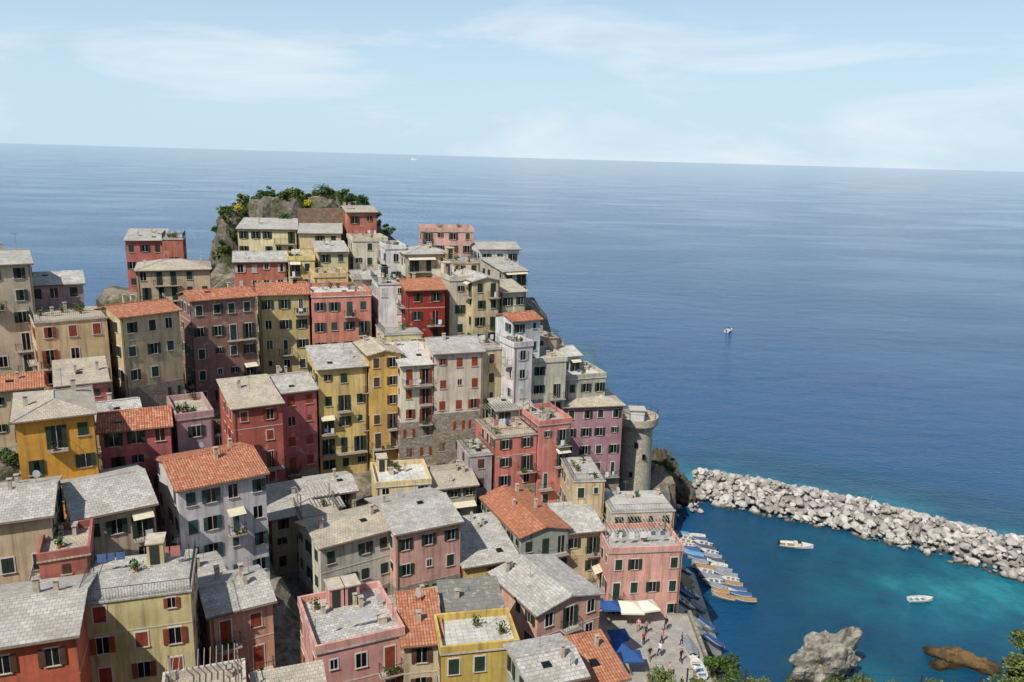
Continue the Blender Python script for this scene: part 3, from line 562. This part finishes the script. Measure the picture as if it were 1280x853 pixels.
S_=empty('distant_ship',(-1010,8000,0)); m=MB(); m.hexa([(-26,-5,-2),(26,-5,-2),(26,5,-2),(-26,5,-2),(-30,-6,7),(32,-6,8),(32,6,8),(-30,6,7)],0); m.box(-24,-4,-5,5,7.5,20,0); m.box(-4,14,-4,4,7.5,12,0); m.cyl((-14,0),2,1.6,20,27,8,0); m.obj('hull',[hw],S_)
# ---------------------------------------------------------------- vegetation
def leaves(mb,c,rad,n,s_,r,m=0,sq=.8):
    c=Vector(c)
    for _ in range(n):
        d=Vector((r.gauss(0,1),r.gauss(0,1),r.gauss(0,1))).normalized()*rad*(r.random()**.45); d.z*=sq
        p=c+d; u=Vector((r.gauss(0,1),r.gauss(0,1),r.gauss(0,.6))).normalized(); w=u.orthogonal().normalized(); w.rotate(Matrix.Rotation(r.uniform(0,6),3,u)); k=s_*r.uniform(.6,1.3)
        mb.poly([p-u*k,p+w*k*.45,p+u*k,p-w*k*.45],m)
def shrubs(name,pts,mats,s_=.3,dens=60,seed=1,big=(1,2)):
    r=random.Random(seed); m=MB()
    for x,y,z_ in pts:
        R0=r.uniform(*big); mi=r.randrange(len(mats)); m.tube((x,y,z_-1.2),(x+.1,y,z_+R0*.3),.06,.03,5,len(mats))
        for k in range(5):
            o=Vector((r.gauss(0,.5),r.gauss(0,.5),r.gauss(.4,.35)))*R0; leaves(m,Vector((x,y,z_))+o,R0*r.uniform(.4,.7),int(dens*R0*.8),s_,r,mi)
    return m.obj(name,list(mats)+[bark])
r=random.Random(21)
pts=[]
for _ in range(130):
    x=r.uniform(-56,-25);y=r.uniform(152,162);pts.append((x,y,zt(x,y)+.1))
for _ in range(24):
    x=r.uniform(-58,-53);y=r.uniform(148,158);pts.append((x,y,zt(x,y)+.1))
shrubs('hilltop_garden_shrubs',pts,[leaf,leaf2,leaf],.26,90,2,(.5,1.3))
shrubs('yellow_flowering_bush',[(-53.5,155,zt(-53.5,155)+1.2),(-52.5,156,zt(-52.5,156)+1),(-40,155,zt(-40,155)+.8)],[leafY],.2,120,3,(.6,.9))
pts=[]
for _ in range(70):
    x,y=r.choice([(-22,146),(4,124),(8,121),(12,120),(-2,134),(-62,136),(-58,140),(15,122),(26,130),(-64,134)]); x+=r.gauss(0,2.2);y+=r.gauss(0,2.2); pts.append((x,y,zt(x,y)+.1))
shrubs('cliff_shrubs',pts,[leaf,leaf2],.25,80,4,(.6,1.2))
pts=[(x+r.gauss(0,.8),y+r.gauss(0,.8),zt(x,y)+.3) for x,y in((-30.5,57),(-14,73),(-38,84),(-25,96),(-33,150),(-47,88),(-1,92),(-52,78),(-6,90)) for _ in range(3)]
shrubs('village_shrubs',pts,[leaf,leaf2],.15,150,8,(.5,1.0))
pts=[]
for _ in range(110):
    x=r.uniform(3.2,10.6);y=r.uniform(12.9,14.4);pts.append((x,y,49.75+r.uniform(0,.4)-.5*(y-12.9)))
shrubs('hillside_shrubs',pts,[leaf,leaf2,leaf2],.03,900,5,(.22,.46))
pts=[]
for _ in range(40):
    x=r.uniform(17,26);y=r.uniform(58,66);pts.append((x,y,zt(x,y)+.3))
shrubs('quayside_shrubs',pts,[leaf,leaf2],.13,190,6,(.7,1.2))
def palm(x,y,z_,h,seed):
    r=random.Random(seed);P=empty('palm_tree',(x,y,z_)); m=MB(); 
    for i in range(6): m.tube((.05*i,0,h*i/6-.3*(i==0)),(.05*(i+1),0,h*(i+1)/6),.22-.015*i,.2-.015*i,7,1)
    for i in range(34):
        a=r.uniform(0,6.28);el=r.uniform(-.2,1.2); L=r.uniform(1.5,2.1); p=Vector((.3,0,h)); d=Vector((math.cos(a)*math.cos(el),math.sin(a)*math.cos(el),math.sin(el)))
        for k in range(7):
            q_=p+d*L/7; side=d.cross(Vector((0,0,1))).normalized()*(.26*(1-k/8)); m.poly([p,p+side+d*.15-Vector((0,0,.08)),q_],0); m.poly([p,p-side+d*.15-Vector((0,0,.08)),q_],0); m.tube(p,q_,.02,.02,3,0); p=q_; d=(d+Vector((0,0,-.22))).normalized()
    m.obj('fronds_and_trunk',[leaf,bark],P)
palm(-33.5,155,zt(-33.5,155)-.3,2.6,1); palm(-45,155,zt(-45,155)-.3,1.9,2); palm(-38,157,zt(-38,157)-.3,2.0,3)
def tree(x,y,z_,h,R0,seed,lm,ls=.1,nl=260):
    r=random.Random(seed);P=empty('leafy_tree',(x,y,z_)); m=MB(); m.tube((0,0,-1),(.1,0,h*.45),.16,.11,8,1)
    for i in range(13):
        a=r.uniform(0,6.28); q_=Vector((math.cos(a)*R0*r.uniform(.3,.85),math.sin(a)*R0*r.uniform(.3,.85),h*r.uniform(.55,1))); s0=Vector((.1,0,h*r.uniform(.3,.45))); mid=s0.lerp(q_,.5)+Vector((0,0,.15)); m.tube(s0,mid,.07,.045,5,1); m.tube(mid,q_,.045,.015,5,1); leaves(m,q_,R0*r.uniform(.28,.45),nl,ls,r,0)
    m.obj('trunk_and_crown',[lm,bark],P)
tree(20.8,67,8.3,6.0,1.9,1,leaf,.17,200); tree(15.3,20.2,zt(15.3,20.2),6.3,1.1,2,leaf2,.08,300); tree(18.8,64.5,8,5.2,1.5,5,leaf2,.17,160)
S_=empty('white_shrine',(-42.5,156,zt(-42.5,156)-.1)); m=MB(); m.box(-.8,.8,-.8,.8,0,1.9,0); m.hexa([(-.9,-.9,1.9),(.9,-.9,1.9),(.9,.9,1.9),(-.9,.9,1.9),(-.1,-.1,3.6),(.1,-.1,3.6),(.1,.1,3.6),(-.1,.1,3.6)],0); m.tube((0,0,3.5),(0,0,4.2),.04,.04,5,1); m.box(-.3,.3,-.85,-.79,.2,1.3,2); m.obj('walls_and_spire',[stucco(WH),iron,glass],S_)
m=MB(); m.hexa([(-40,147.5,42),(-30,150,42),(-30,151,42),(-40,148.5,42),(-40,147.5,49.6),(-30,150,49.8),(-30,151,49.8),(-40,148.5,49.6)],0); m.obj('retaining_wall',[stone((138,118,96),'garden_wall_stone',1.6)])
# footpath with fence beneath the viewpoint
m=MB(); m.box(2.5,16,11.2,12.4,44,50.85,0); m.obj('stone_path_wall',[stone()])
m=MB()
for i in range(14):
    x=3+i*.95; m.tube((x,11.4,50.8),(x,11.4,52.0),.013,.013,6,0)
for zz in(51.2,51.5,51.8,51.98): m.tube((3,11.4,zz),(15.4,11.4,zz),.003,.003,4,0)
for i in range(120): m.tube((3+i*.1,11.4,50.85),(3+i*.1,11.4,51.98),.0018,.0018,3,0)
m.obj('wire_fence',[iron])
L_=empty('street_lamp',(22.2,69,7.9)); m=MB(); m.cyl((0,0),.07,.05,0,5,8,0); m.cyl((0,0),.16,.12,0,.5,8,0); m.tube((0,0,5),(.5,-.3,5.4),.03,.03,6,0); m.cyl((.5,-.3),.22,.06,5.2,5.45,8,0); m.cyl((.5,-.3),.1,.14,5.05,5.2,8,1); m.obj('post_and_lantern',[iron,trim],L_)
# ---------------------------------------------------------------- sun, sky, camera
Sd=Vector((-.48,-.68,.95)); su=bpy.data.lights.new('sun','SUN'); su.energy=4.9; su.angle=math.radians(.5); su.color=(1,.95,.87); so=bpy.data.objects.new('sun',su); so.rotation_euler=Sd.to_track_quat('Z','Y').to_euler(); link(so)
w=bpy.data.worlds.new('World'); SC.world=w; w.use_nodes=True; nt=w.node_tree; bg=nt.nodes['Background']; bg.inputs[1].default_value=.12
def wn(t): return nt.nodes.new(t)
sk=wn('ShaderNodeTexSky'); sk.sky_type='NISHITA'; sk.sun_disc=False; sk.sun_elevation=math.atan2(.95,math.hypot(.48,.68)); sk.sun_rotation=math.atan2(-.48,-.68); sk.air_density=1; sk.dust_density=.3; sk.ozone_density=1.5
tc=wn('ShaderNodeTexCoord'); sx_=wn('ShaderNodeSeparateXYZ'); nt.links.new(tc.outputs['Generated'],sx_.inputs[0])
hz=wn('ShaderNodeMapRange'); hz.interpolation_type='SMOOTHSTEP'; nt.links.new(sx_.outputs[2],hz.inputs[0]); hz.inputs[1].default_value=-.02;hz.inputs[2].default_value=.42;hz.inputs[3].default_value=.93;hz.inputs[4].default_value=.0
m0=wn('ShaderNodeMix'); m0.data_type='RGBA'; nt.links.new(hz.outputs[0],m0.inputs[0]); nt.links.new(sk.outputs[0],m0.inputs[6]); m0.inputs[7].default_value=(4.7,6.3,7.5,1)
mp=wn('ShaderNodeMapping'); mp.inputs['Scale'].default_value=(1,1.2,5); mp.inputs['Location'].default_value=(.4,0,.1); nt.links.new(tc.outputs['Generated'],mp.inputs[0]); nn=wn('ShaderNodeTexNoise'); nn.inputs['Scale'].default_value=2.6; nn.inputs['Detail'].default_value=9; nn.inputs['Roughness'].default_value=.6; nn.inputs['Distortion'].default_value=.5; nt.links.new(mp.outputs[0],nn.inputs['Vector'])
mr=wn('ShaderNodeMapRange'); nt.links.new(nn.outputs['Fac'],mr.inputs[0]); mr.inputs[1].default_value=.5;mr.inputs[2].default_value=.72;mr.inputs[4].default_value=.75
mx=wn('ShaderNodeMix'); mx.data_type='RGBA'; nt.links.new(mr.outputs[0],mx.inputs[0]); nt.links.new(m0.outputs[2],mx.inputs[6]); mx.inputs[7].default_value=(7.2,7.7,8.0,1); nt.links.new(mx.outputs[2],bg.inputs[0])
cd=bpy.data.cameras.new('camera'); cd.lens=28; cd.sensor_width=36; cd.clip_end=200000; cam=bpy.data.objects.new('camera',cd); cam.location=(0,0,60)
cam.rotation_euler=(Matrix.Rotation(math.pi/2-math.radians(13.03),3,'X')@Matrix.Rotation(math.radians(1.61),3,'Z')).to_euler(); link(cam); SC.camera=cam
SC.view_settings.view_transform='Standard'; SC.view_settings.look='None'; SC.view_settings.exposure=0
